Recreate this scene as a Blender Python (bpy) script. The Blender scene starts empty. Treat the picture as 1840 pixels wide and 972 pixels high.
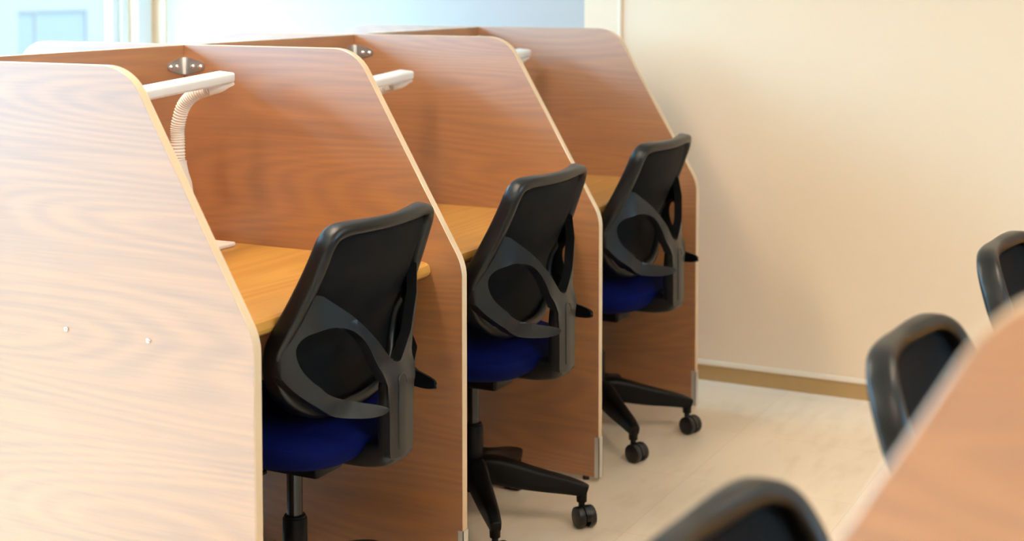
import bpy, bmesh, math, random
from mathutils import Vector, Matrix
C = bpy.context.scene
COL = C.collection
R = math.radians
pi = math.pi

# ------------------------------------------------------------------ camera, world, lights, exposure
CAM = (-2.09534, -1.55822, 1.35046)
YAW, PITCH, ROLL = 0.47743, -0.05655, -0.00075
cd = bpy.data.cameras.new('camera')
cam = bpy.data.objects.new('camera', cd); COL.objects.link(cam)
fw = Vector((math.cos(YAW)*math.cos(PITCH), math.sin(YAW)*math.cos(PITCH), math.sin(PITCH)))
rt = Vector((math.sin(YAW), -math.cos(YAW), 0)); up = rt.cross(fw)
r2 = rt*math.cos(ROLL)+up*math.sin(ROLL); u2 = up*math.cos(ROLL)-rt*math.sin(ROLL)
M = Matrix((r2, u2, -fw)).transposed().to_4x4(); M.translation = Vector(CAM)
cam.matrix_world = M
cd.sensor_width = 36; cd.lens = 2676.45/1840*36
cd.shift_x = 32.504/1840; cd.shift_y = -372.58/1840
cd.clip_start = 0.05; cd.clip_end = 200
cd.dof.use_dof = True; cd.dof.focus_distance = 3.15; cd.dof.aperture_fstop = 3.2
C.camera = cam

C.view_settings.view_transform = 'Standard'; C.view_settings.look = 'None'
C.view_settings.gamma = 1; C.view_settings.use_curve_mapping = False
C.view_settings.exposure = -0.12
try:
    C.cycles.use_denoising = True; C.cycles.denoiser = 'OPENIMAGEDENOISE'
    C.cycles.max_bounces = 10; C.cycles.diffuse_bounces = 5; C.cycles.transparent_max_bounces = 12
    C.cycles.sample_clamp_indirect = 6.0
except Exception: pass

SKY_LOW, SKY_HIGH = 5.0, 46.0
W = bpy.data.worlds.new('sky'); C.world = W; W.use_nodes = True
bg = W.node_tree.nodes['Background']; bg.inputs[0].default_value = (0.39, 0.73, 1.0, 1); 
# overcast sky: dim at the horizon, brighter towards the zenith
_n = W.node_tree.nodes; _l = W.node_tree.links
_tc = _n.new('ShaderNodeTexCoord'); _sp = _n.new('ShaderNodeSeparateXYZ'); _l.new(_tc.outputs['Generated'], _sp.inputs[0])
_mr = _n.new('ShaderNodeMapRange'); _mr.inputs['From Min'].default_value = 0.0; _mr.inputs['From Max'].default_value = 0.6
_mr.inputs['To Min'].default_value = SKY_LOW; _mr.inputs['To Max'].default_value = SKY_HIGH
_l.new(_sp.outputs['Z'], _mr.inputs['Value']); _l.new(_mr.outputs[0], bg.inputs[1])

# room extents
X0, X1, Y0, Y1, ZC = -6.4, 2.64, -4.4, 2.45, 2.5
WIN_B = (-3.5, 2.535, 0.70, 2.3)      # window in the back wall: x0,x1,z0,z1
WIN_FILL = (-1.6, 1.0, 0.9, 2.2)      # unseen window added behind the camera to fill aisle and lower wall with light
WIN_R = (0.538, 2.388, 0.80, 2.3)     # window in the right wall: y0,y1,z0,z1

# ------------------------------------------------------------------ materials
def mat(name):
    m = bpy.data.materials.new(name); m.use_nodes = True
    return m, m.node_tree.nodes, m.node_tree.links, m.node_tree.nodes['Principled BSDF']

def plain(name, col, rough=0.5, metal=0.0, spec=0.5, bump=0.0, bscale=400, var=0.0, sheen=0, coat=0):
    m, n, l, b = mat(name)
    b.inputs['Base Color'].default_value = (*col, 1); b.inputs['Roughness'].default_value = rough
    b.inputs['Metallic'].default_value = metal; b.inputs['Specular IOR Level'].default_value = spec
    if sheen: b.inputs['Sheen Weight'].default_value = sheen
    if coat: b.inputs['Coat Weight'].default_value = coat
    tc = n.new('ShaderNodeTexCoord'); nz = n.new('ShaderNodeTexNoise'); nz.inputs['Scale'].default_value = bscale
    nz.inputs['Detail'].default_value = 3
    l.new(tc.outputs['Object'], nz.inputs['Vector'])
    if bump:
        bp = n.new('ShaderNodeBump'); bp.inputs['Strength'].default_value = bump; bp.inputs['Distance'].default_value = 0.001
        l.new(nz.outputs['Fac'], bp.inputs['Height']); l.new(bp.outputs['Normal'], b.inputs['Normal'])
    if var:
        mx = n.new('ShaderNodeMixRGB'); mx.inputs[1].default_value = (*[c*(1-var) for c in col], 1); mx.inputs[2].default_value = (*[min(1, c*(1+var)) for c in col], 1)
        l.new(nz.outputs['Fac'], mx.inputs[0]); l.new(mx.outputs[0], b.inputs['Base Color'])
    return m

def wood(name, light, dark, along='Y', rough=0.42, spec=0.5, figure=1.0, streak=0.5, coat=0.0):
    """wood laminate: flowing grain lines running along one axis, with cathedral figure"""
    m, n, l, b = mat(name)
    geo = n.new('ShaderNodeNewGeometry')
    sep = n.new('ShaderNodeSeparateXYZ'); l.new(geo.outputs['Position'], sep.inputs[0])
    def comb(a, c, d):
        x = n.new('ShaderNodeCombineXYZ')
        for i, (src, k) in enumerate((a, c, d)):
            mm = n.new('ShaderNodeMath'); mm.operation = 'MULTIPLY'; mm.inputs[1].default_value = k
            l.new(sep.outputs[src], mm.inputs[0]); l.new(mm.outputs[0], x.inputs[i])
        return x
    al, ac, th = (('Y', 'Z', 'X') if along == 'Y' else ('X', 'Y', 'Z') if along == 'X' else ('X', 'Z', 'Y'))
    big = n.new('ShaderNodeTexNoise'); big.inputs['Scale'].default_value = 1; big.inputs['Detail'].default_value = 1.2; big.inputs['Roughness'].default_value = 0.35
    l.new(comb((al, 0.5), (ac, 4.2), (th, 1.6)).outputs[0], big.inputs['Vector'])
    # contours of the slow noise make the long nested arches of flat-sawn wood
    ph = n.new('ShaderNodeMath'); ph.operation = 'MULTIPLY'; ph.inputs[1].default_value = 230*figure
    l.new(big.outputs['Fac'], ph.inputs[0])
    sn = n.new('ShaderNodeMath'); sn.operation = 'SINE'; l.new(ph.outputs[0], sn.inputs[0])
    s01 = n.new('ShaderNodeMath'); s01.operation = 'MULTIPLY_ADD'; s01.inputs[1].default_value = 0.5; s01.inputs[2].default_value = 0.5
    l.new(sn.outputs[0], s01.inputs[0])
    st = n.new('ShaderNodeTexNoise'); st.inputs['Scale'].default_value = 1; st.inputs['Detail'].default_value = 4; st.inputs['Roughness'].default_value = 0.6
    l.new(comb((al, 4.0), (ac, 150.0), (th, 20.0)).outputs[0], st.inputs['Vector'])
    md = n.new('ShaderNodeTexNoise'); md.inputs['Scale'].default_value = 1; md.inputs['Detail'].default_value = 2
    l.new(comb((al, 1.6), (ac, 17.0), (th, 5.0)).outputs[0], md.inputs['Vector'])
    a1 = n.new('ShaderNodeMath'); a1.operation = 'MULTIPLY_ADD'; a1.inputs[1].default_value = 0.20
    l.new(s01.outputs[0], a1.inputs[0])
    a2 = n.new('ShaderNodeMath'); a2.operation = 'MULTIPLY_ADD'; a2.inputs[1].default_value = streak*1.25; a2.inputs[2].default_value = -streak*0.125
    l.new(st.outputs['Fac'], a2.inputs[0]); l.new(a2.outputs[0], a1.inputs[2])
    a3 = n.new('ShaderNodeMath'); a3.operation = 'MULTIPLY_ADD'; a3.inputs[1].default_value = 0.45
    l.new(md.outputs['Fac'], a3.inputs[0]); l.new(a1.outputs[0], a3.inputs[2])
    cr = n.new('ShaderNodeValToRGB'); cr.color_ramp.elements[0].position = 0.28; cr.color_ramp.elements[1].position = 0.86
    cr.color_ramp.elements[0].color = (*dark, 1); cr.color_ramp.elements[1].color = (*light, 1)
    l.new(a3.outputs[0], cr.inputs[0]); l.new(cr.outputs[0], b.inputs['Base Color'])
    b.inputs['Roughness'].default_value = rough; b.inputs['Specular IOR Level'].default_value = spec
    if coat:
        b.inputs['Coat Weight'].default_value = coat; b.inputs['Coat Roughness'].default_value = rough; b.inputs['Coat IOR'].default_value = 2.15
    bp = n.new('ShaderNodeBump'); bp.inputs['Strength'].default_value = 0.25; bp.inputs['Distance'].default_value = 0.0006
    l.new(a3.outputs[0], bp.inputs['Height']); l.new(bp.outputs['Normal'], b.inputs['Normal'])
    return m

MM = {}
MM['panel'] = wood('panel_laminate', (0.43, 0.148, 0.014), (0.25, 0.070, 0.005), 'Y', rough=0.50, spec=1.0, coat=1.0)
MM['partition'] = wood('partition_laminate', (0.43, 0.148, 0.014), (0.25, 0.070, 0.005), 'XZ', rough=0.50, spec=1.0, coat=1.0)
MM['desk'] = wood('desktop_laminate', (0.62, 0.31, 0.065), (0.46, 0.20, 0.032), 'X', rough=0.38, spec=0.5, figure=0.5, streak=0.35)
MM['band'] = plain('maple_edge_band', (0.68, 0.49, 0.31), 0.32, spec=0.8, coat=0.4)
MM['plastic'] = plain('black_plastic', (0.003, 0.0032, 0.0035), 0.34, spec=0.40, bump=0.15, bscale=900)
MM['spine'] = plain('charcoal_plastic', (0.005, 0.005, 0.0055), 0.36, spec=0.5, bump=0.15, bscale=900)
MM['base'] = plain('black_nylon', (0.002, 0.0022, 0.0025), 0.42, spec=0.2, bump=0.2, bscale=700)
MM['wheel'] = plain('black_wheel', (0.003, 0.003, 0.003), 0.36, spec=0.5)
MM['blue'] = plain('blue_seat_fabric', (0.0008, 0.0040, 0.055), 0.75, spec=0.06, bump=0.6, bscale=600, var=0.25)
MM['steel'] = plain('black_steel_tube', (0.05, 0.05, 0.05), 0.25, metal=0.9)
MM['alu'] = plain('aluminium', (0.72, 0.72, 0.70), 0.35, metal=0.7)
MM['bracket'] = plain('brushed_nickel', (0.47, 0.45, 0.44), 0.3, metal=0.9, bump=0.1, bscale=300)
MM['chrome'] = plain('chrome', (0.85, 0.85, 0.86), 0.12, metal=1.0)
MM['white'] = plain('white_lamp_plastic', (0.84, 0.84, 0.82), 0.35, spec=0.5)
MM['cream'] = plain('cream_lamp_plastic', (0.80, 0.71, 0.62), 0.45, spec=0.4)
MM['wall'] = plain('cream_wallpaper', (0.83, 0.655, 0.48), 0.42, spec=0.5, bump=0.12, bscale=260, var=0.01)
MM['ceiling'] = plain('white_ceiling', (0.86, 0.84, 0.80), 0.9, bump=0.2, bscale=60)
MM['baseboard'] = plain('tan_vinyl_baseboard', (0.46, 0.28, 0.11), 0.5, var=0.05, bscale=30)
MM['cap'] = plain('pale_cap_strip', (0.86, 0.74, 0.60), 0.4)
MM['winframe'] = plain('white_window_frame', (0.80, 0.84, 0.85), 0.4)
MM['wingrey'] = plain('grey_window_gasket', (0.35, 0.42, 0.46), 0.5)
MM['facade'] = plain('pale_render_facade', (0.120, 0.074, 0.056), 0.9, var=0.03, bscale=2)
MM['facade_trim'] = plain('pale_grey_panel', (.108,.069,.054), 0.8)
MM['asphalt'] = plain('grey_asphalt', (0.07, 0.07, 0.07), 0.9, var=0.2, bscale=5)
MM['foot'] = plain('black_rubber', (0.02, 0.018, 0.018), 0.6)

def mesh_net():
    m, n, l, b = mat('black_mesh_fabric')
    b.inputs['Base Color'].default_value = (0.006, 0.0065, 0.0075, 1); b.inputs['Roughness'].default_value = 0.6
    b.inputs['Specular IOR Level'].default_value = 0.06
    tr = n.new('ShaderNodeBsdfTransparent'); mx = n.new('ShaderNodeMixShader'); mx.inputs[0].default_value = 0.955
    out = n['Material Output']; l.new(tr.outputs[0], mx.inputs[1]); l.new(b.outputs[0], mx.inputs[2]); l.new(mx.outputs[0], out.inputs[0])
    tc = n.new('ShaderNodeTexCoord'); wv = n.new('ShaderNodeTexNoise'); wv.inputs['Scale'].default_value = 700
    l.new(tc.outputs['Object'], wv.inputs['Vector'])
    bp = n.new('ShaderNodeBump'); bp.inputs['Strength'].default_value = 0.5; bp.inputs['Distance'].default_value = 0.001
    l.new(wv.outputs['Fac'], bp.inputs['Height']); l.new(bp.outputs['Normal'], b.inputs['Normal'])
    return m
MM['net'] = mesh_net()

def blind_mat():
    m, n, l, b = mat('white_translucent_blind')
    out = n['Material Output']; n.remove(b)
    d = n.new('ShaderNodeBsdfDiffuse'); d.inputs[0].default_value = (0.52, 0.50, 0.50, 1)
    t = n.new('ShaderNodeBsdfTranslucent'); t.inputs[0].default_value = (0.95, 0.78, 0.66, 1)
    mx = n.new('ShaderNodeMixShader'); mx.inputs[0].default_value = BLIND_T
    tc = n.new('ShaderNodeTexCoord'); nz = n.new('ShaderNodeTexNoise'); nz.inputs['Scale'].default_value = 500
    bp = n.new('ShaderNodeBump'); bp.inputs['Strength'].default_value = 0.1
    l.new(tc.outputs['Object'], nz.inputs['Vector']); l.new(nz.outputs['Fac'], bp.inputs['Height']); l.new(bp.outputs['Normal'], d.inputs['Normal'])
    l.new(d.outputs[0], mx.inputs[1]); l.new(t.outputs[0], mx.inputs[2]); l.new(mx.outputs[0], out.inputs[0])
    return m
BLIND_T = 0.032
MM['blind'] = blind_mat()

def glass_mat():
    m, n, l, b = mat('window_glass')
    out = n['Material Output']; n.remove(b)
    t = n.new('ShaderNodeBsdfTransparent'); t.inputs[0].default_value = (0.96, 0.98, 0.98, 1)
    g = n.new('ShaderNodeBsdfGlossy'); g.inputs['Roughness'].default_value = 0.02
    mx = n.new('ShaderNodeMixShader'); mx.inputs[0].default_value = 0.04; l.new(t.outputs[0], mx.inputs[1]); l.new(g.outputs[0], mx.inputs[2]); l.new(mx.outputs[0], out.inputs[0])
    return m
MM['glass'] = glass_mat()

def floor_mat():
    m, n, l, b = mat('cream_stone_vinyl_floor')
    geo = n.new('ShaderNodeNewGeometry')
    br = n.new('ShaderNodeTexBrick'); br.offset = 0.0; br.inputs['Scale'].default_value = 1
    br.inputs['Brick Width'].default_value = 0.45; br.inputs['Row Height'].default_value = 0.45
    br.inputs['Mortar Size'].default_value = 0.0012; br.inputs['Mortar Smooth'].default_value = 0.3
    br.inputs['Color1'].default_value = (0.84, 0.71, 0.56, 1); br.inputs['Color2'].default_value = (0.87, 0.755, 0.615, 1); br.inputs['Mortar'].default_value = (0.74, 0.62, 0.48, 1)
    mp = n.new('ShaderNodeMapping'); mp.inputs['Location'].default_value = (0.13, 0.2, 0)
    l.new(geo.outputs['Position'], mp.inputs[0]); l.new(mp.outputs[0], br.inputs['Vector'])
    n1 = n.new('ShaderNodeTexNoise'); n1.inputs['Scale'].default_value = 3.2; n1.inputs['Detail'].default_value = 6; n1.inputs['Distortion'].default_value = 0.8
    l.new(geo.outputs['Position'], n1.inputs['Vector'])
    mp2 = n.new('ShaderNodeMapping'); mp2.inputs['Scale'].default_value = (6, 22, 1); l.new(geo.outputs['Position'], mp2.inputs[0])
    n2 = n.new('ShaderNodeTexNoise'); n2.inputs['Scale'].default_value = 1; n2.inputs['Detail'].default_value = 5
    l.new(mp2.outputs[0], n2.inputs['Vector'])
    ad = n.new('ShaderNodeMath'); ad.operation = 'ADD'; l.new(n1.outputs['Fac'], ad.inputs[0]); l.new(n2.outputs['Fac'], ad.inputs[1])
    cr = n.new('ShaderNodeValToRGB'); cr.color_ramp.elements[0].position = 0.7; cr.color_ramp.elements[1].position = 1.3
    cr.color_ramp.elements[0].color = (0.96, 0.95, 0.93, 1); cr.color_ramp.elements[1].color = (1.06, 1.06, 1.07, 1)
    l.new(ad.outputs[0], cr.inputs[0])
    mx = n.new('ShaderNodeMixRGB'); mx.blend_type = 'MULTIPLY'; mx.inputs[0].default_value = 1
    l.new(br.outputs['Color'], mx.inputs[1]); l.new(cr.outputs[0], mx.inputs[2]); l.new(mx.outputs[0], b.inputs['Base Color'])
    b.inputs['Roughness'].default_value = 0.36; b.inputs['Specular IOR Level'].default_value = 0.5
    return m
MM['floor'] = floor_mat()

# ------------------------------------------------------------------ helpers
def obj(name, bm, m, parent=None, smooth=True, angle=40):
    bmesh.ops.recalc_face_normals(bm, faces=bm.faces[:])
    me = bpy.data.meshes.new(name); bm.to_mesh(me); bm.free()
    me.materials.append(MM[m] if isinstance(m, str) else m)
    if smooth:
        for p in me.polygons: p.use_smooth = True
        try: me.set_sharp_from_angle(angle=R(angle))
        except Exception: pass
    o = bpy.data.objects.new(name, me); COL.objects.link(o)
    if parent is not None: o.parent = parent
    return o

def thing(name, label, cat, loc=(0, 0, 0), rz=0, group=None):
    o = bpy.data.objects.new(name, None); COL.objects.link(o); o.empty_display_size = 0.1
    o.location = loc; o.rotation_euler = (0, 0, rz); o['label'] = label; o['category'] = cat
    if group: o['group'] = group
    return o

def struct(o): o['kind'] = 'structure'; return o

def box(bm, x0, x1, y0, y1, z0, z1, bevel=0, seg=2):
    r = bmesh.ops.create_cube(bm, size=1)
    vs = r['verts']
    for v in vs:
        v.co = Vector(((x0+x1)/2+v.co.x*(x1-x0), (y0+y1)/2+v.co.y*(y1-y0), (z0+z1)/2+v.co.z*(z1-z0)))
    if bevel:
        es = list({e for v in vs for e in v.link_edges})
        bmesh.ops.bevel(bm, geom=es, offset=bevel, segments=seg, affect='EDGES', profile=0.5)
    return bm

def nb(*a, **k):
    bm = bmesh.new(); box(bm, *a, **k); return bm

def cyl(bm, p0, p1, r0, r1=None, seg=24, caps=True, bevel=0):
    r1 = r0 if r1 is None else r1
    p0, p1 = Vector(p0), Vector(p1); d = (p1-p0).normalized()
    a = d.orthogonal().normalized(); b = d.cross(a)
    def ring(p, r): return [bm.verts.new(p+(a*math.cos(t)+b*math.sin(t))*r) for t in [2*pi*i/seg for i in range(seg)]]
    prof = [(p0, r0), (p1, r1)]
    if bevel: prof = [(p0, r0-bevel), (p0+d*bevel*0.3, r0-bevel*0.3), (p0+d*bevel, r0), (p1-d*bevel, r1), (p1-d*bevel*0.3, r1-bevel*0.3), (p1, r1-bevel)]
    rings = [ring(p, r) for p, r in prof]
    for A, B in zip(rings, rings[1:]):
        for i in range(seg): bm.faces.new((A[i], A[(i+1) % seg], B[(i+1) % seg], B[i]))
    if caps: bm.faces.new(rings[0]); bm.faces.new(rings[-1])
    return bm

def catmull(P, n, closed=False):
    out = []; L = len(P); segs = L if closed else L-1
    for i in range(segs):
        if closed: a, b, c, d = P[(i-1) % L], P[i], P[(i+1) % L], P[(i+2) % L]
        else: a, b, c, d = P[max(i-1, 0)], P[i], P[i+1], P[min(i+2, L-1)]
        for k in range(n):
            t = k/n
            out.append([0.5*((2*q)+(-p+r)*t+(2*p-5*q+4*r-s)*t*t+(-p+3*q-3*r+s)*t**3) for p, q, r, s in zip(a, b, c, d)])
    if not closed: out.append(list(P[-1]))
    return out

def loft(bm, pts, n=6, closed=False, seg=14, power=2.5, frame=None):
    """pts: (x,y,z, ax,ay,az, half_a, half_b): centre, direction of the first axis, half sizes. Superellipse section."""
    S = catmull([list(p) for p in pts], n, closed); N = len(S); rings = []
    for i, s in enumerate(S):
        p = Vector(s[:3])
        q0 = Vector(S[(i-1) % N][:3]) if (closed or i > 0) else p
        q1 = Vector(S[(i+1) % N][:3]) if (closed or i < N-1) else p
        t = (q1-q0).normalized()
        a = Vector(s[3:6]); a = (a-t*a.dot(t)).normalized(); b = t.cross(a)
        ring = []
        for k in range(seg):
            th = 2*pi*k/seg; c, sn = math.cos(th), math.sin(th)
            ca = math.copysign(abs(c)**(2/power), c); sb = math.copysign(abs(sn)**(2/power), sn)
            ring.append(bm.verts.new(p+a*(ca*s[6])+b*(sb*s[7])))
        rings.append(ring)
    pairs = list(zip(rings, rings[1:]))+([(rings[-1], rings[0])] if closed else [])
    for A, B in pairs:
        for k in range(seg): bm.faces.new((A[k], A[(k+1) % seg], B[(k+1) % seg], B[k]))
    if not closed:
        bm.faces.new(rings[0]); bm.faces.new(rings[-1])
    return bm

def copy_tree(o, parent=None):
    c = o.copy(); COL.objects.link(c)
    if parent is not None: c.parent = parent
    for ch in list(o.children): copy_tree(ch, c)
    return c

# ------------------------------------------------------------------ room shell
def wall_with_hole(name, axis, pos, thick, a0, a1, hole, z0=0, z1=ZC):
    """axis 'x': wall in the plane x=pos spanning y; axis 'y': plane y=pos spanning x"""
    bm = bmesh.new()
    def part(u0, u1, w0, w1):
        if axis == 'x': box(bm, pos, pos+thick, u0, u1, w0, w1)
        else: box(bm, u0, u1, pos, pos+thick, w0, w1)
    if hole:
        h0, h1, g0, g1 = hole
        part(a0, h0, z0, z1); part(h1, a1, z0, z1); part(h0, h1, z0, g0); part(h0, h1, g1, z1)
    else: part(a0, a1, z0, z1)
    return struct(obj(name, bm, 'wall', smooth=False))
struct(obj('floor', nb(X0-.12, X1+.12, Y0-.12, Y1+.12, -0.1, 0), 'floor', smooth=False))
struct(obj('ceiling', nb(X0-.12, X1+.12, Y0-.12, Y1+.12, ZC, ZC+.1), 'ceiling', smooth=False))
wall_with_hole('wall_right', 'x', X1, 0.12, Y0, Y1+.14, WIN_R)
wall_with_hole('wall_back', 'y', Y1, 0.14, X0, X1, WIN_B)
wall_with_hole('wall_left', 'x', X0, -0.12, Y0, Y1, None)
wall_with_hole('wall_front', 'y', Y0, -0.12, X0, X1, WIN_FILL)

bb = struct(obj('baseboard_right', nb(X1-0.008, X1, Y0, Y1, 0, 0.052), 'baseboard', smooth=False))
obj('cap_strip', nb(X1-0.014, X1, Y0, Y1, 0.052, 0.068, bevel=0.003), 'cap', bb)
bb = struct(obj('baseboard_back', nb(X0, X1-0.02, Y1-0.008, Y1, 0, 0.052), 'baseboard', smooth=False))
obj('cap_strip', nb(X0, X1-0.02, Y1-0.014, Y1, 0.052, 0.068, bevel=0.003), 'cap', bb)
struct(obj('trim_1', nb(X1-0.009, X1, 0.397, 0.411, 0.07, ZC, bevel=0.003), 'cap'))

# window in the back wall
def frame_rect(bm, axis, pos, d, u0, u1, w0, w1, t):
    def part(a, b, c, e):
        if axis == 'y': box(bm, a, b, pos, pos+d, c, e, bevel=0.003, seg=1)
        else: box(bm, pos, pos+d, a, b, c, e, bevel=0.003, seg=1)
    part(u0, u0+t, w0, w1); part(u1-t, u1, w0, w1); part(u0+t, u1-t, w0, w0+t); part(u0+t, u1-t, w1-t, w1)
w = struct(obj('window_1', (lambda bm: (frame_rect(bm, 'y', Y1+0.03, 0.09, WIN_B[0], WIN_B[1], WIN_B[2], WIN_B[3], 0.045), bm)[1])(bmesh.new()), 'winframe'))
nwin = 4; ww = (WIN_B[1]-WIN_B[0]-0.09)/nwin
for k in range(nwin):
    a = WIN_B[0]+0.045+k*ww; b_ = a+ww
    bm = bmesh.new(); yy = Y1+(0.045 if k % 2 else 0.075)
    frame_rect(bm, 'y', yy, 0.025, a-(0.018 if k else 0), b_+(0.018 if k < nwin-1 else 0), WIN_B[2]+0.045, WIN_B[3]-0.045, 0.04)
    s = obj('sash', bm, 'winframe', w)
    obj('pane', nb(a, b_, yy+0.010, yy+0.014, WIN_B[2]+0.07, WIN_B[3]-0.07), 'glass', s, smooth=False)
    bm = bmesh.new(); frame_rect(bm, 'y', yy+0.004, 0.018, a+0.021, b_-0.021, WIN_B[2]+0.084, WIN_B[3]-0.084, 0.006)
    obj('gasket', bm, 'wingrey', s)
obj('window_sill', nb(WIN_B[0]-.03, WIN_B[1]+.03, Y1-0.03, Y1+0.03, WIN_B[2]-0.025, WIN_B[2], bevel=0.004), 'winframe', w)

struct(obj('trim_2', nb(2.537, 2.618, Y1-0.012, Y1, 0.07, ZC, bevel=0.003), 'winframe'))

# window in the right wall behind a white blind
w = struct(obj('window_2', (lambda bm: (frame_rect(bm, 'x', X1+0.06, 0.05, WIN_R[0], WIN_R[1], WIN_R[2], WIN_R[3], 0.03), bm)[1])(bmesh.new()), 'winframe'))
obj('pane', nb(X1+0.085, X1+0.089, WIN_R[0]+0.03, WIN_R[1]-0.03, WIN_R[2]+0.03, WIN_R[3]-0.03), 'glass', w, smooth=False)
t = thing('roller_blind', 'white translucent roller blind drawn down over the side window behind the desks', 'blind', (X1+0.02, 0, WIN_R[3]))
obj('blind_sheet', nb(0.0, 0.0015, WIN_R[0]+0.002, WIN_R[1]-0.002, WIN_R[2]-WIN_R[3]+0.02, -0.02), 'blind', t, smooth=False)
bm = bmesh.new(); cyl(bm, (0.002, WIN_R[0]+0.003, -0.022), (0.002, WIN_R[1]-0.003, -0.022), 0.016, seg=20); obj('roller_tube', bm, 'winframe', t)
bm = bmesh.new(); box(bm, -0.004, 0.006, WIN_R[0]+0.003, WIN_R[1]-0.003, WIN_R[2]-WIN_R[3]+0.002, WIN_R[2]-WIN_R[3]+0.022, bevel=0.002); obj('bottom_bar', bm, 'winframe', t)

w = struct(obj('fill_window', (lambda bm: (frame_rect(bm, 'y', Y0-0.09, 0.06, WIN_FILL[0], WIN_FILL[1], WIN_FILL[2], WIN_FILL[3], 0.045), bm)[1])(bmesh.new()), 'winframe'))  # added out of view, its daylight fills the aisle and chair backs
for k in range(4):
    wf = (WIN_FILL[1]-WIN_FILL[0]-0.09)/4; a = WIN_FILL[0]+0.045+k*wf
    bm = bmesh.new(); frame_rect(bm, 'y', Y0-0.075, 0.03, a, a+wf, WIN_FILL[2]+0.045, WIN_FILL[3]-0.045, 0.04); s = obj('sash', bm, 'winframe', w)
    obj('pane', nb(a+.03, a+wf-.03, Y0-0.062, Y0-0.058, WIN_FILL[2]+0.07, WIN_FILL[3]-0.07), 'glass', s, smooth=False)

# house across the street, seen through the back window
FY = 14.0
t = thing('neighbour_building', 'pale building across the street seen through the window at the left', 'building', (10, FY, -3))
def L(x, y, z): return (x-10, y-FY, z+3)
bm = bmesh.new(); bx = [(-14, 13.402), (14.816, 26)]
box(bm, -6, 3.402, 0, 3, 0, 7.5); box(bm, 4.816, 45, 0, 3, 0, 7.5); box(bm, 3.402, 4.816, 0, 3, 0, 3.25); box(bm, 3.402, 4.816, 0, 3, 3.90, 7.5); box(bm, 3.402, 4.816, 0.04, 3, 3.2, 3.95)
obj('wall', bm, 'facade', t, smooth=False)
bm = bmesh.new(); frame_rect(bm, 'y', 0.0, 0.035, 3.40, 4.82, 3.245, 3.905, 0.03); box(bm, 3.76, 3.80, 0.005, 0.035, 3.25, 3.9)
obj('window_frame', bm, 'facade_trim', t, smooth=False)
obj('pane', nb(3.43, 4.79, 0.02, 0.038, 3.27, 3.88), plain('bluish_glass', (.084,.058,.047), 0.5), t, smooth=False)

struct(obj('street_ground', nb(-70, 60, Y1+.2, 40, -3.2, -3.0), 'asphalt', smooth=False))

# ceiling lights (above the picture)
def emis(name, col, s):
    m, n, l, b = mat(name); b.inputs['Base Color'].default_value = (0.9, 0.9, 0.9, 1)
    b.inputs['Emission Color'].default_value = (*col, 1); b.inputs['Emission Strength'].default_value = s
    return m
MM['tube'] = emis('warm_light_diffuser', (1.0, 0.80, 0.60), 36.0)
LIGHTS = [(-2.6, 0.55), (0.2, 0.55), (-2.6, -1.9), (0.2, -1.9)]
for i, (x, y) in enumerate(LIGHTS):
    t = thing('ceiling_light', ['rectangular ceiling light over the desk row, end away from the side window', 'rectangular ceiling light over the desk row, end near the side window',
                               'rectangular ceiling light over the opposite desks, end away from the side window', 'rectangular ceiling light over the opposite desks, end near the side window'][i], 'ceiling light', (x, y, ZC), 0, 'ceiling lights')
    bm = bmesh.new(); frame_rect(bm, 'y', 0, 0.001, 0, 0.01, 0, 0.01, 0.002); bm.free()
    bm = bmesh.new(); box(bm, -.62, .62, -.15, .15, -.05, 0, bevel=.006); obj('housing', bm, 'winframe', t)
    obj('diffuser', nb(-.59, .59, -.12, .12, -.062, -.0495, bevel=.004), 'tube', t)

# ------------------------------------------------------------------ study carrels
S, D, H, HB, A, TH = 0.762, 0.766, 1.1906, 0.7184, 0.278, 0.021
YB = 2*D+0.02          # rear end of the side panels (the row is double sided)
ZB = 0.012
def fillet(P, r, n=8):
    """polygon (closed list of (y,z,radius)) -> rounded outline"""
    out = []; L_ = len(P)
    for i in range(L_):
        p = Vector(P[i][:2]); rr = P[i][2]
        if rr <= 0: out.append(p); continue
        a = (Vector(P[i-1][:2])-p).normalized(); b = (Vector(P[(i+1) % L_][:2])-p).normalized()
        ang = a.angle(b); d = rr/math.tan(ang/2); c = p+(a+b).normalized()*(rr/math.sin(ang/2))
        s0 = p+a*d-c; s1 = p+b*d-c; tot = s0.angle(s1)
        cr = s0.x*s1.y-s0.y*s1.x
        for k in range(n+1):
            t = tot*k/n*(1 if cr > 0 else -1)
            out.append(c+Vector((s0.x*math.cos(t)-s0.y*math.sin(t), s0.x*math.sin(t)+s0.y*math.cos(t))))
    return out
def outline(double=True, depth=None):
    if double:
        P = [(0, ZB, 0), (0, HB, .10), (A, H, .10), (YB-A, H, .10), (YB, HB, .10), (YB, ZB, 0)]
    else:
        P = [(0, ZB, 0), (0, HB, .10), (A, H, .10), (depth, H, 0), (depth, ZB, 0)]
    return fillet(P, 0, 12)
def panel_core(O, x0=0.0, inset=0.0012):
    bm = bmesh.new()
    A_ = [bm.verts.new((x0, p.x, p.y)) for p in O]; B_ = [bm.verts.new((x0+TH, p.x, p.y)) for p in O]
    bm.faces.new(A_); bm.faces.new(B_)
    for i in range(len(O)): j = (i+1) % len(O); bm.faces.new((A_[i], A_[j], B_[j], B_[i]))
    return bm
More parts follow.
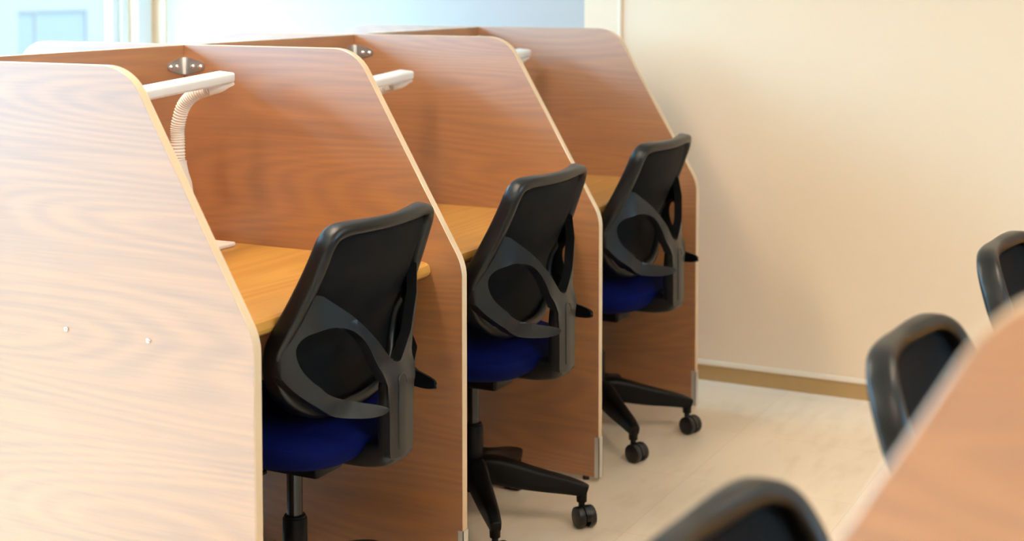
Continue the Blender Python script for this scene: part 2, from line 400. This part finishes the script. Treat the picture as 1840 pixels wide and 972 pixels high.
def panel_band(O, x0=0.0):
    # a 1.2 mm strip wrapped round the outline except the bottom, with softened arrises
    bm = bmesh.new(); n = len(O); rings = []
    sec = [(0.0006, -0.0002), (0.0, 0.0004), (0.0012, 0.0015), (TH-0.0012, 0.0015), (TH, 0.0004), (TH-0.0006, -0.0002)]
    for i in range(n):
        p = O[i]; a = O[i-1] if i > 0 else p; b = O[i+1] if i < n-1 else p
        t = (b-a).normalized(); nr = Vector((-t.y, t.x))
        rings.append([bm.verts.new((x0+u, p.x+nr.x*v, p.y+nr.y*v)) for u, v in sec])
    for P_, Q_ in zip(rings, rings[1:]):
        for k in range(len(sec)): j = (k+1) % len(sec); bm.faces.new((P_[k], P_[j], Q_[j], Q_[k]))
    bm.faces.new(rings[0]); bm.faces.new(rings[-1])
    return bm
def cap_bm(front=True, y0=0.0):
    bm = bmesh.new(); s = 1 if front else -1
    def q(a, b): return (min(y0+s*a, y0+s*b), max(y0+s*a, y0+s*b))
    ya, yb = q(-0.0035, 0.0105)
    box(bm, -0.0015, 0.0, ya, yb, ZB, 0.1218); box(bm, TH, TH+0.0015, ya, yb, ZB, 0.1218)
    ya, yb = q(-0.0035, -0.0015); box(bm, -0.0015, TH+0.0015, ya, yb, ZB, 0.1218)
    return bm
def side_panel(parent, x, bolts=True, double=True, depth=None):
    O = outline(double, depth)
    p = obj('side_panel', panel_core(O), 'panel', parent); p.location = (x, 0, 0)
    obj('edge_band', panel_band(O), 'band', p)
    c = obj('corner_guard', cap_bm(True, 0), 'alu', p, smooth=False); c['label'] = 'brushed metal corner guard'
    if double: obj('corner_guard', cap_bm(False, YB), 'alu', p, smooth=False)
    for y in ((0.04, YB-0.04) if double else (0.04, depth-0.05)):
        bm = bmesh.new(); cyl(bm, (TH/2, y, 0), (TH/2, y, ZB+0.001), 0.009, seg=16); obj('foot', bm, 'foot', p)
    if bolts:
        for y in (0.236, 0.434):
            bm = bmesh.new(); prof = [(0.0, 0.0052), (-0.0012, 0.0052), (-0.0032, 0.0040), (-0.0044, 0.0020), (-0.0047, 0.0004)]
            rings = [[bm.verts.new((u, y+r*math.cos(2*pi*k/16), 0.6915+r*math.sin(2*pi*k/16))) for k in range(16)] for u, r in prof]
            for P_, Q_ in zip(rings, rings[1:]):
                for k in range(16): bm.faces.new((P_[k], P_[(k+1) % 16], Q_[(k+1) % 16], Q_[k]))
            bm.faces.new(rings[-1]); obj('bolt', bm, 'chrome', p)
    return p
def desktop_bm(w, y0, y1, zt=0.72, th=0.040):
    # bull-nosed front: profile in y,z swept along x
    prof = [(y1, zt), (y0+.020, zt), (y0+.010, zt-.0022), (y0+.004, zt-.007), (y0+.0008, zt-.014), (y0, zt-.021), (y0+.003, zt-.028),
            (y0+.010, zt-.034), (y0+.022, zt-.038), (y0+.036, zt-th), (y1, zt-th)]
    bm = bmesh.new(); e = 0.0012
    A_ = [bm.verts.new((e, y, z)) for y, z in prof]; B_ = [bm.verts.new((w-e, y, z)) for y, z in prof]
    bm.faces.new(A_); bm.faces.new(B_)
    for i in range(len(prof)): j = (i+1) % len(prof); bm.faces.new((A_[i], A_[j], B_[j], B_[i]))
    return bm
def bracket(parent, x, y, z):
    """lozenge corner bracket: one wing on the partition (plane y), one on the side panel (plane x); x,y is the inner corner"""
    b = bpy.data.objects.new('corner_bracket', None); bm = bmesh.new()
    def wing(ax):
        L_, h, t = 0.062, 0.0205, 0.0022
        pts = [(0.0, h), (0.014, h)]+[(L_-0.0105+0.0105*math.sin(a), 0.0105*math.cos(a)) for a in [R(12+12*k) for k in range(14)]]+[(0.014, -h), (0.0, -h)]
        F = []; 
        for off in (0.0, t):
            F.append([bm.verts.new((-u, -off, v) if ax == 'y' else (-off, -u, v)) for u, v in pts])
        bm.faces.new(F[0]); bm.faces.new(F[1])
        for i in range(len(pts)): j = (i+1) % len(pts); bm.faces.new((F[0][i], F[0][j], F[1][j], F[1][i]))
    wing('y'); wing('x')
    o = obj('corner_bracket', bm, 'bracket', parent, angle=30); o.location = (x, y, z)
    bpy.data.objects.remove(b)
    bm = bmesh.new(); box(bm, -0.0085, -0.001, -0.0085, -0.001, -0.021, 0.021, bevel=0.002); s = obj('hinge_strip', bm, 'white', o)
    s['label'] = 'pale strip down the bracket corner'
    for ax in ('x', 'y'):
        for u in (0.029, 0.051):
            bm = bmesh.new(); prof = [(0.002, 0.0062), (0.0038, 0.0060), (0.0062, 0.0044), (0.0074, 0.0014)]
            rings = []
            for off, r in prof:
                ring = []
                for k in range(16):
                    a, c = r*math.cos(2*pi*k/16), r*math.sin(2*pi*k/16)
                    ring.append(bm.verts.new((-u+a, -off, c-0.001) if ax == 'y' else (-off, -u+a, c-0.001)))
                rings.append(ring)
            for P_, Q_ in zip(rings, rings[1:]):
                for k in range(16): bm.faces.new((P_[k], P_[(k+1) % 16], Q_[(k+1) % 16], Q_[k]))
            bm.faces.new(rings[0]); bm.faces.new(rings[-1]); obj('screw', bm, 'chrome', o)
CL = ['nearest wooden study carrel, its pale outer side filling the left of the picture',
      'middle wooden study carrel, between the nearest carrel and the one by the cream wall',
      'farthest wooden study carrel, standing next to the cream wall']
for k in range(3):
    t = thing('study_carrel', CL[k], 'study carrel', (k*S, 0, 0), 0, 'study carrels in a row')
    side_panel(t, 0.0, bolts=(k == 0))
    bm = nb(TH+.0004, S-.0004, D, D+0.020, ZB+.02, H-0.0015)
    b = obj('back_panel', bm, 'partition', t, smooth=False)
    obj('edge_band', nb(TH+.0004, S-.0004, D-.0003, D+0.0203, H-.0015, H+.0005, bevel=.0004, seg=1), 'band', b)
    dk = obj('desktop', desktop_bm(S-TH, 0.0787, D-.0005), 'desk', t, angle=25); dk.location = (TH, 0, 0)
    bracket(t, S-.0003, D-.0003, 1.1405)
    if k == 2: side_panel(t, S, bolts=False)

# ------------------------------------------------------------------ desk lamps
def lamp(label, x, y, dz, tilt=0.0):
    t = thing('desk_lamp', label, 'desk lamp', (x, y, 0.72), 0, 'white desk lamps in the carrels')
    obj('base', nb(-.075, .125, -.068, .062, 0.0, 0.011, bevel=.004, seg=3), 'cream', t)
    bm = bmesh.new()
    loft(bm, [(0.012, 0, .009, 1, 0, 0, .034, .026), (0.012, 0, .10, 1, 0, 0, .030, .022), (0.010, 0, .150, 1, 0, 0, .028, .021), (0.004, 0, .178, 1, 0, 0, .022, .020), (0, 0, .205, 1, 0, 0, .0185, .0185), (0, 0, .214, 1, 0, 0, .0185, .0185)], n=5, seg=24, power=2.6)
    obj('stand', bm, 'cream', t)
    # ribbed flexible neck
    path = catmull([(0, 0, .212), (0, 0, .26+dz*.5), (0, -.001, .295+dz), (0, -.018, .340+dz), (0, -.050, .368+dz), (.004, -.092, .382+dz)], 22)
    N = len(path)-1; rings = []; bm = bmesh.new(); seg = 22
    acc = 0
    for i, p in enumerate(path):
        p = Vector(p); q = Vector(path[min(i+1, N)]); o_ = Vector(path[max(i-1, 0)]); tt = (q-o_).normalized()
        a = Vector((1, 0, 0)); a = (a-tt*a.dot(tt)).normalized(); b_ = tt.cross(a)
        f = i/N; base = 0.0165-0.002*f; r = base+(0.0014 if i % 3 == 0 else -0.0010)
        rings.append([bm.verts.new(p+(a*math.cos(2*pi*k/seg)+b_*math.sin(2*pi*k/seg))*r) for k in range(seg)])
    for P_, Q_ in zip(rings, rings[1:]):
        for k in range(seg): bm.faces.new((P_[k], P_[(k+1) % seg], Q_[(k+1) % seg], Q_[k]))
    bm.faces.new(rings[0]); bm.faces.new(rings[-1]); obj('flexible_neck', bm, 'cream', t, angle=25)
    # mount under the head
    bm = bmesh.new()
    loft(bm, [(.002, -.086, .379+dz, 0, 0, 1, .014, .016), (.018, -.100, .383+dz, 0, 0, 1, .012, .018), (.036, -.104, .388+dz, 0, 0, 1, .008, .018), (.056, -.106, .391+dz, 0, 0, 1, .005, .016)], n=4, seg=16, power=3)
    obj('head_mount', bm, 'cream', t)
    hd = obj('lamp_head', nb(-.32, .046, -.024, .024, -.012, .012, bevel=.006, seg=3), 'white', t)
    hd.location = (0, -.108, .400+dz+.005); hd.rotation_euler = (R(4), -R(3.6)+tilt, 0)
    MMs = MM.get('led') or MM.setdefault('led', plain('frosted_diffuser', (0.9, 0.9, 0.88), 0.5))
    obj('diffuser', nb(-.30, .0, -.018, .018, -.0135, -.0115, bevel=.0005, seg=1), MMs, hd)
    return t
lamp('white desk lamp with ribbed flexible neck in the nearest carrel', 0.60, 0.655, 0.0)
lamp('white desk lamp in the middle carrel, its bar head showing past the divider', 0.60+S, 0.63, -0.038)
lamp('white desk lamp in the farthest carrel, only its head tip showing', 0.60+2*S, 0.645, -0.012)

# ------------------------------------------------------------------ office chairs
def shell_y(u, z):
    a = abs(u)
    y0 = -.262 if z < .56 else -.262+min(1, (z-.56)/.045)*.012
    tab = [(0, 0), (.06, .006), (.12, .028), (.18, .062), (.20, .092), (.225, .130), (.24, .15)]
    for (a0, v0), (a1, v1) in zip(tab, tab[1:]):
        if a <= a1: break
    f = max(0, min(1, (a-a0)/(a1-a0))); y = y0+v0+(v1-v0)*f
    if z < .60 and a > .045:
        low = min(1, (.60-z)/.05); k = max(0, min(1, (a-.095)/.045)); k = k*k*(3-2*k)
        y += low*(-.040*(1-k)*max(0, min(1, (a-.05)/.04))+.022*k*max(0, min(1, (.225-a)/.06)))
    return y
def shell_t(u, z):
    a = abs(u)
    if a < .046 and z < .6: return .016
    tip = max(0, min(1, (a-.10)/.07)) if z < .57 else 1
    return .006+.018*tip
def shell_bm():
    Lh = [(-.006, .599), (-.020, .606), (-.040, .626), (-.065, .654), (-.092, .684), (-.122, .712), (-.152, .737), (-.182, .758), (-.196, .735), (-.210, .705), (-.221, .672), (-.226, .640),
          (-.222, .605), (-.209, .575), (-.189, .551), (-.164, .530), (-.140, .516), (-.118, .514), (-.102, .521), (-.091, .530),
          (-.100, .538), (-.118, .545), (-.140, .553), (-.165, .568), (-.187, .591), (-.201, .622), (-.205, .655), (-.196, .678), (-.176, .690), (-.150, .692), (-.124, .684), (-.101, .666), (-.080, .638), (-.063, .600), (-.052, .560), (-.046, .52),
          (-.0445, .46), (-.044, .424), (-.038, .414), (-.026, .411)]
    half_s = catmull([list(p) for p in Lh], 3)
    pts = half_s+[[-u, z] for u, z in reversed(half_s)]
    bm = bmesh.new(); vs = [bm.verts.new((u, 0, z)) for u, z in pts]
    bm.faces.new(vs)
    for k in range(-14, 15):
        bmesh.ops.bisect_plane(bm, geom=bm.verts[:]+bm.edges[:]+bm.faces[:], dist=1e-6, plane_co=(k*.0157, 0, 0), plane_no=(1, 0, 0))
    for k in range(0, 24):
        bmesh.ops.bisect_plane(bm, geom=bm.verts[:]+bm.edges[:]+bm.faces[:], dist=1e-6, plane_co=(0, 0, .41+k*.0153), plane_no=(0, 0, 1))
    bmesh.ops.remove_doubles(bm, verts=bm.verts[:], dist=.0004)
    bound = [e for e in bm.edges if len(e.link_faces) == 1]
    V0 = list(bm.verts); idx = {v: i for i, v in enumerate(V0)}
    F0 = [[idx[v] for v in f.verts] for f in bm.faces]; E0 = [[idx[v] for v in e.verts] for e in bound]
    co = [v.co.copy() for v in V0]; bm.free()
    bm = bmesh.new()
    a = [bm.verts.new((c.x, shell_y(c.x, c.z), c.z)) for c in co]
    b = [bm.verts.new((c.x, shell_y(c.x, c.z)+shell_t(c.x, c.z), c.z)) for c in co]
    for f in F0:
        bm.faces.new([a[i] for i in f]); bm.faces.new([b[i] for i in reversed(f)])
    for i, j in E0: bm.faces.new((a[i], a[j], b[j], b[i]))
    return bm
def mirror_pts(P): return [(-p[0], p[1], p[2], -p[3], p[4], p[5], p[6], p[7]) for p in P]
def make_chair(label, group, loc, rz, base_rot, swivels, variant=False):
    t = thing('office_chair', label, 'office chair', loc, rz, group)
    # --- backrest frame: closed loop
    half = [(0.0, -.245, .878), (.075, -.240, .879), (.135, -.231, .880), (.168, -.223, .874), (.183, -.214, .853), (.187, -.201, .82), (.194, -.182, .775), (.204, -.159, .725), (.210, -.141, .690), (.212, -.120, .650),
            (.206, -.112, .600), (.188, -.118, .560), (.152, -.126, .528), (.108, -.132, .510), (.055, -.136, .503)]
    if variant:   # plain rounded back without the moulded shell
        half = [(0.0, -.243, .872), (.07, -.240, .874), (.125, -.234, .872), (.163, -.224, .856), (.183, -.211, .825), (.192, -.196, .785), (.194, -.176, .735), (.192, -.152, .685), (.188, -.130, .640),
            (.180, -.114, .600), (.166, -.106, .568), (.140, -.108, .545), (.100, -.116, .534), (.050, -.122, .530)]
    if variant: half = [(u*.94, y, z) for u, y, z in half]
    full = half+[(0, half[-1][1]-.002, half[-1][2]-.001)]+[(-u, y, z) for u, y, z in reversed(half[1:])]
    pts = []
    cen = Vector((0, -.16, .68))
    for u, y, z in full:
        a = Vector((u, 0, (z-.68)*1.0)).normalized()
        side = min(1, abs(u)/.18); top = z > .84
        pts.append((u, y+.008+0.004*side, z, a.x, 0, a.z, 0.0125 if top else 0.0135+.004*max(0, 1-abs(z-.66)/.08), .012+.009*side))
    bm = bmesh.new(); loft(bm, pts, n=4, closed=True, seg=16, power=3.2)
    bf = obj('back_frame', bm, 'plastic', t, angle=50)
    # --- mesh panel: grid inside the loop
    loop = catmull([list(p) for p in full], 4, True)
    bm = bmesh.new(); rings = []
    c = Vector((0, 0, .68))
    def ysurf(u, z):  # smooth depth of the mesh sheet
        zc = [(.50, -.138), (.56, -.142), (.64, -.162), (.72, -.195), (.80, -.222), (.88, -.244)]
        for (za, ya), (zb, yb) in zip(zc, zc[1:]):
            if z <= zb: break
        f = max(0, min(1, (z-za)/(zb-za))); return ya+(yb-ya)*f
    K = 8
    for r in range(K+1):
        f = r/K; ring = []
        for p in loop:
            u, y, z = p; U = u*f; Z = c.z+(z-c.z)*f
            Y = ysurf(U, Z)*(1-f*f)+(y+.010)*(f*f)
            ring.append(bm.verts.new((U, Y, Z)))
            if r == 0: break
        rings.append(ring)
    n = len(loop)
    for k in range(n): bm.faces.new((rings[0][0], rings[1][k], rings[1][(k+1) % n]))
    for A_, B_ in zip(rings[1:], rings[2:]):
        for k in range(n): bm.faces.new((A_[k], B_[k], B_[(k+1) % n], A_[(k+1) % n]))
    me = obj('back_mesh', bm, 'net', t, angle=80)
    md = me.modifiers.new('thick', 'SOLIDIFY'); md.thickness = .002
    # lumbar pad seen as the darker lower zone of the mesh
    if not variant:
        # --- spine with two arms
        bm = bmesh.new()
        loft(bm, [(0, -.236, .413, 1, 0, 0, .040, .014), (0, -.240, .45, 1, 0, 0, .0435, .018), (0, -.240, .52, 1, 0, 0, .0435, .018), (0, -.240, .57, 1, 0, 0, .040, .015), (0, -.236, .592, 1, 0, 0, .024, .010)], n=5, seg=24, power=4.5)
        # foot of the spine running forward under the seat
        loft(bm, [(0, -.252, .426, 1, 0, 0, .040, .018), (0, -.236, .418, 1, 0, 0, .0425, .024), (0, -.20, .411, 1, 0, 0, .0425, .025), (0, -.165, .407, 1, 0, 0, .0425, .023), (0, -.08, .396, 1, 0, 0, .038, .013)], n=4, seg=20, power=4)
        # raised moulding line on the spine
        rail = [(-.015, .43), (-.015, .50), (-.015, .555), (-.010, .571), (0, .576), (.010, .571), (.015, .555)]
        loft(bm, [(x, shell_y(x, z), z, 0, 1, 0, .0018, .0012) for x, z in rail], n=4, seg=8, power=2)
        sp = obj('back_support', bm, 'spine', t, angle=45); sp['label'] = 'charcoal moulded spine'
        # --- moulded shell: lower flanks, open wings and the two arms of the Y, one curved surface
        shell = shell_bm(); so = obj('support_shell', shell, 'spine', t, angle=38)
        bv = so.modifiers.new('soft', 'BEVEL'); bv.width = .0026; bv.segments = 2; bv.limit_method = 'ANGLE'; bv.angle_limit = R(38)
    else:
        bm = bmesh.new()
        loft(bm, [(0, -.172, .70, 1, 0, 0, .012, .006), (0, -.176, .66, 1, 0, 0, .022, .010), (0, -.172, .58, 1, 0, 0, .030, .013), (0, -.176, .50, 1, 0, 0, .034, .015), (0, -.170, .435, 1, 0, 0, .036, .018), (0, -.14, .395, 1, 0, 0, .038, .018), (0, -.06, .378, 1, 0, 0, .040, .018)], n=5, seg=20, power=3.5)
        obj('back_support', bm, 'plastic', t, angle=45)
    # --- seat cushion
    bm = bmesh.new(); nu, nv = 36, 14
    grid = []
    for j in range(nv+1):
        ph = -pi/2+pi*j/nv; row = []
        for i in range(nu):
            th = 2*pi*i/nu
            def se(c_, e): return math.copysign(abs(c_)**e, c_)
            cx, cy = se(math.cos(th), .55), se(math.sin(th), .55)
            cp = abs(math.cos(ph))**.42; sp_ = se(math.sin(ph), .9)
            x = .232*cx*cp; y = .225*cy*cp+.028
            zt = .443+sp_*(.036 if sp_ > 0 else .060)
            zt += .010*(abs(cx)*cp)**2*(1 if sp_ > 0 else 2.2)-.016*max(0, cy*cp)**3
            row.append(bm.verts.new((x, y, zt)))
        grid.append(row)
    for A_, B_ in zip(grid, grid[1:]):
        for i in range(nu): bm.faces.new((A_[i], A_[(i+1) % nu], B_[(i+1) % nu], B_[i]))
    bmesh.ops.remove_doubles(bm, verts=bm.verts[:], dist=1e-5)
    st = obj('seat', bm, 'blue', t, angle=70); st['label'] = 'royal blue fabric seat cushion'
    # mechanism and lever
    bm = bmesh.new(); box(bm, -.05, .05, -.09, .11, .348, .395, bevel=.010, seg=3); obj('tilt_mechanism', bm, 'base', t)
    bm = bmesh.new(); loft(bm, [(-.06, .03, .352, 0, 0, 1, .005, .005), (-.14, .035, .350, 0, 0, 1, .005, .005), (-.175, .03, .343, 0, 0, 1, .016, .009), (-.215, .02, .340, 0, 0, 1, .017, .008), (-.235, .015, .340, 0, 0, 1, .010, .006)], n=4, seg=14)
    obj('lever', bm, 'base', t)
    # --- column
    bm = bmesh.new(); cyl(bm, (0, 0, .09), (0, 0, .245), .026, .0255, seg=28, bevel=.003); cyl(bm, (0, 0, .243), (0, 0, .250), .0225, seg=28, bevel=.002); obj('column_sleeve', bm, 'base', t)
    bm = bmesh.new(); cyl(bm, (0, 0, .24), (0, 0, .345), .0165, seg=24); obj('gas_column', bm, 'steel', t)
    # --- five star base
    bm = bmesh.new(); cyl(bm, (0, 0, .085), (0, 0, .165), .045, .040, seg=30, bevel=.008); hub = obj('base_hub', bm, 'base', t)
    for k in range(5):
        an = R(base_rot+72*k); d = Vector((math.cos(an), math.sin(an), 0)); s_ = Vector((-d.y, d.x, 0))
        def q(r, z, ha, hb): return (d.x*r, d.y*r, z, s_.x, s_.y, 0, ha, hb)
        bm = bmesh.new()
        loft(bm, [q(.02, .130, .027, .034), q(.06, .131, .026, .035), q(.15, .113, .0215, .028), q(.235, .099, .0175, .0205), q(.275, .090, .0145, .0155), q(.285, .087, .012, .012)], n=4, seg=18, power=4.5)
        cyl(bm, (d.x*.271, d.y*.271, .060), (d.x*.271, d.y*.271, .088), .0125, .0135, seg=16)
        lg = obj('leg', bm, 'base', t, angle=45)
        sw = R(swivels[k % len(swivels)]); roll = Vector((math.cos(sw), math.sin(sw), 0)); ax = Vector((-roll.y, roll.x, 0))
        cpos = Vector((d.x*.271, d.y*.271, .0265))+roll*.014
        bm = bmesh.new()
        for sg in (-1, 1):
            cyl(bm, cpos+ax*sg*.0055, cpos+ax*sg*.0235, .0265, seg=28, bevel=.004)
        cyl(bm, cpos-ax*.008, cpos+ax*.008, .010, seg=12)
        # hood between the wheels
        hood = []
        pr = [(math.cos(a)*.0275, math.sin(a)*.0275) for a in [R(-10+20*i) for i in range(11)]]+[(-.024, -.006), (.02, -.006)]
        F = [[bm.verts.new(cpos+roll*u+ax*o_+Vector((0, 0, v))) for u, v in pr] for o_ in (-.0052, .0052)]
        bm.faces.new(F[0]); bm.faces.new(F[1])
        for i in range(len(pr)): j = (i+1) % len(pr); bm.faces.new((F[0][i], F[0][j], F[1][j], F[1][i]))
        cyl(bm, (d.x*.271, d.y*.271, .040), (d.x*.271, d.y*.271, .062), .008, seg=12)
        obj('caster', bm, 'wheel', lg, angle=40)
    return t
G1 = 'office chairs at the carrels'
make_chair('black mesh office chair with blue seat at the nearest carrel', G1, (.390, .190, 0), 0, -78, [200, 180, 170, 240, 100])
make_chair('black mesh office chair with blue seat at the middle carrel', G1, (1.120, .165, 0), 0, -69, [232, 180, 60, 20, 235])
make_chair('black mesh office chair with blue seat at the farthest carrel, beside the cream wall', G1, (1.925, .180, 0), 0, -62, [250, 180, 150, 60, 250])
# opposite side of the room: the same chairs facing the other way
G2 = 'blurred office chairs along the opposite desk'
make_chair('blurred black office chair across the aisle, nearest of three, cut off at the bottom', G2, (-.90, -1.362, 0), pi-R(4), -60, [20, 120, 200, 300, 90], variant=True)
make_chair('blurred black office chair across the aisle, middle one of the three chairs there', G2, (-.122, -1.372, 0), pi-R(4), -40, [60, 120, 200, 10, 90], variant=True)
make_chair('black office chair across the aisle, farthest of three, cut off at the right edge', G2, (.645, -1.378, 0), pi-R(4), -75, [60, 120, 20, 300, 90], variant=True)

# ------------------------------------------------------------------ the opposite study table with its wooden end panel
t = thing('study_table', 'blurred wooden end panel of the opposite study table in the right foreground', 'study table', (-1.26, -1.167, 0), 0)
def flip(o):
    for v in o.data.vertices: v.co.y = -v.co.y
    o.data.flip_normals()
p = side_panel(t, 0.0, bolts=False, double=False, depth=0.78); flip(p)
for c in p.children: flip(c)
L2 = 2.9
p2 = side_panel(t, L2, bolts=False, double=False, depth=0.78); flip(p2)
for c in p2.children: flip(c)
o = obj('tabletop', desktop_bm(L2-TH, 0.085, 0.757), 'desk', t, angle=25); o.location = (TH, 0, 0); flip(o)
bm = nb(TH+.0004, L2-.0004, -.78, -.758, .05, .76); b = obj('back_panel', bm, 'partition', t, smooth=False)
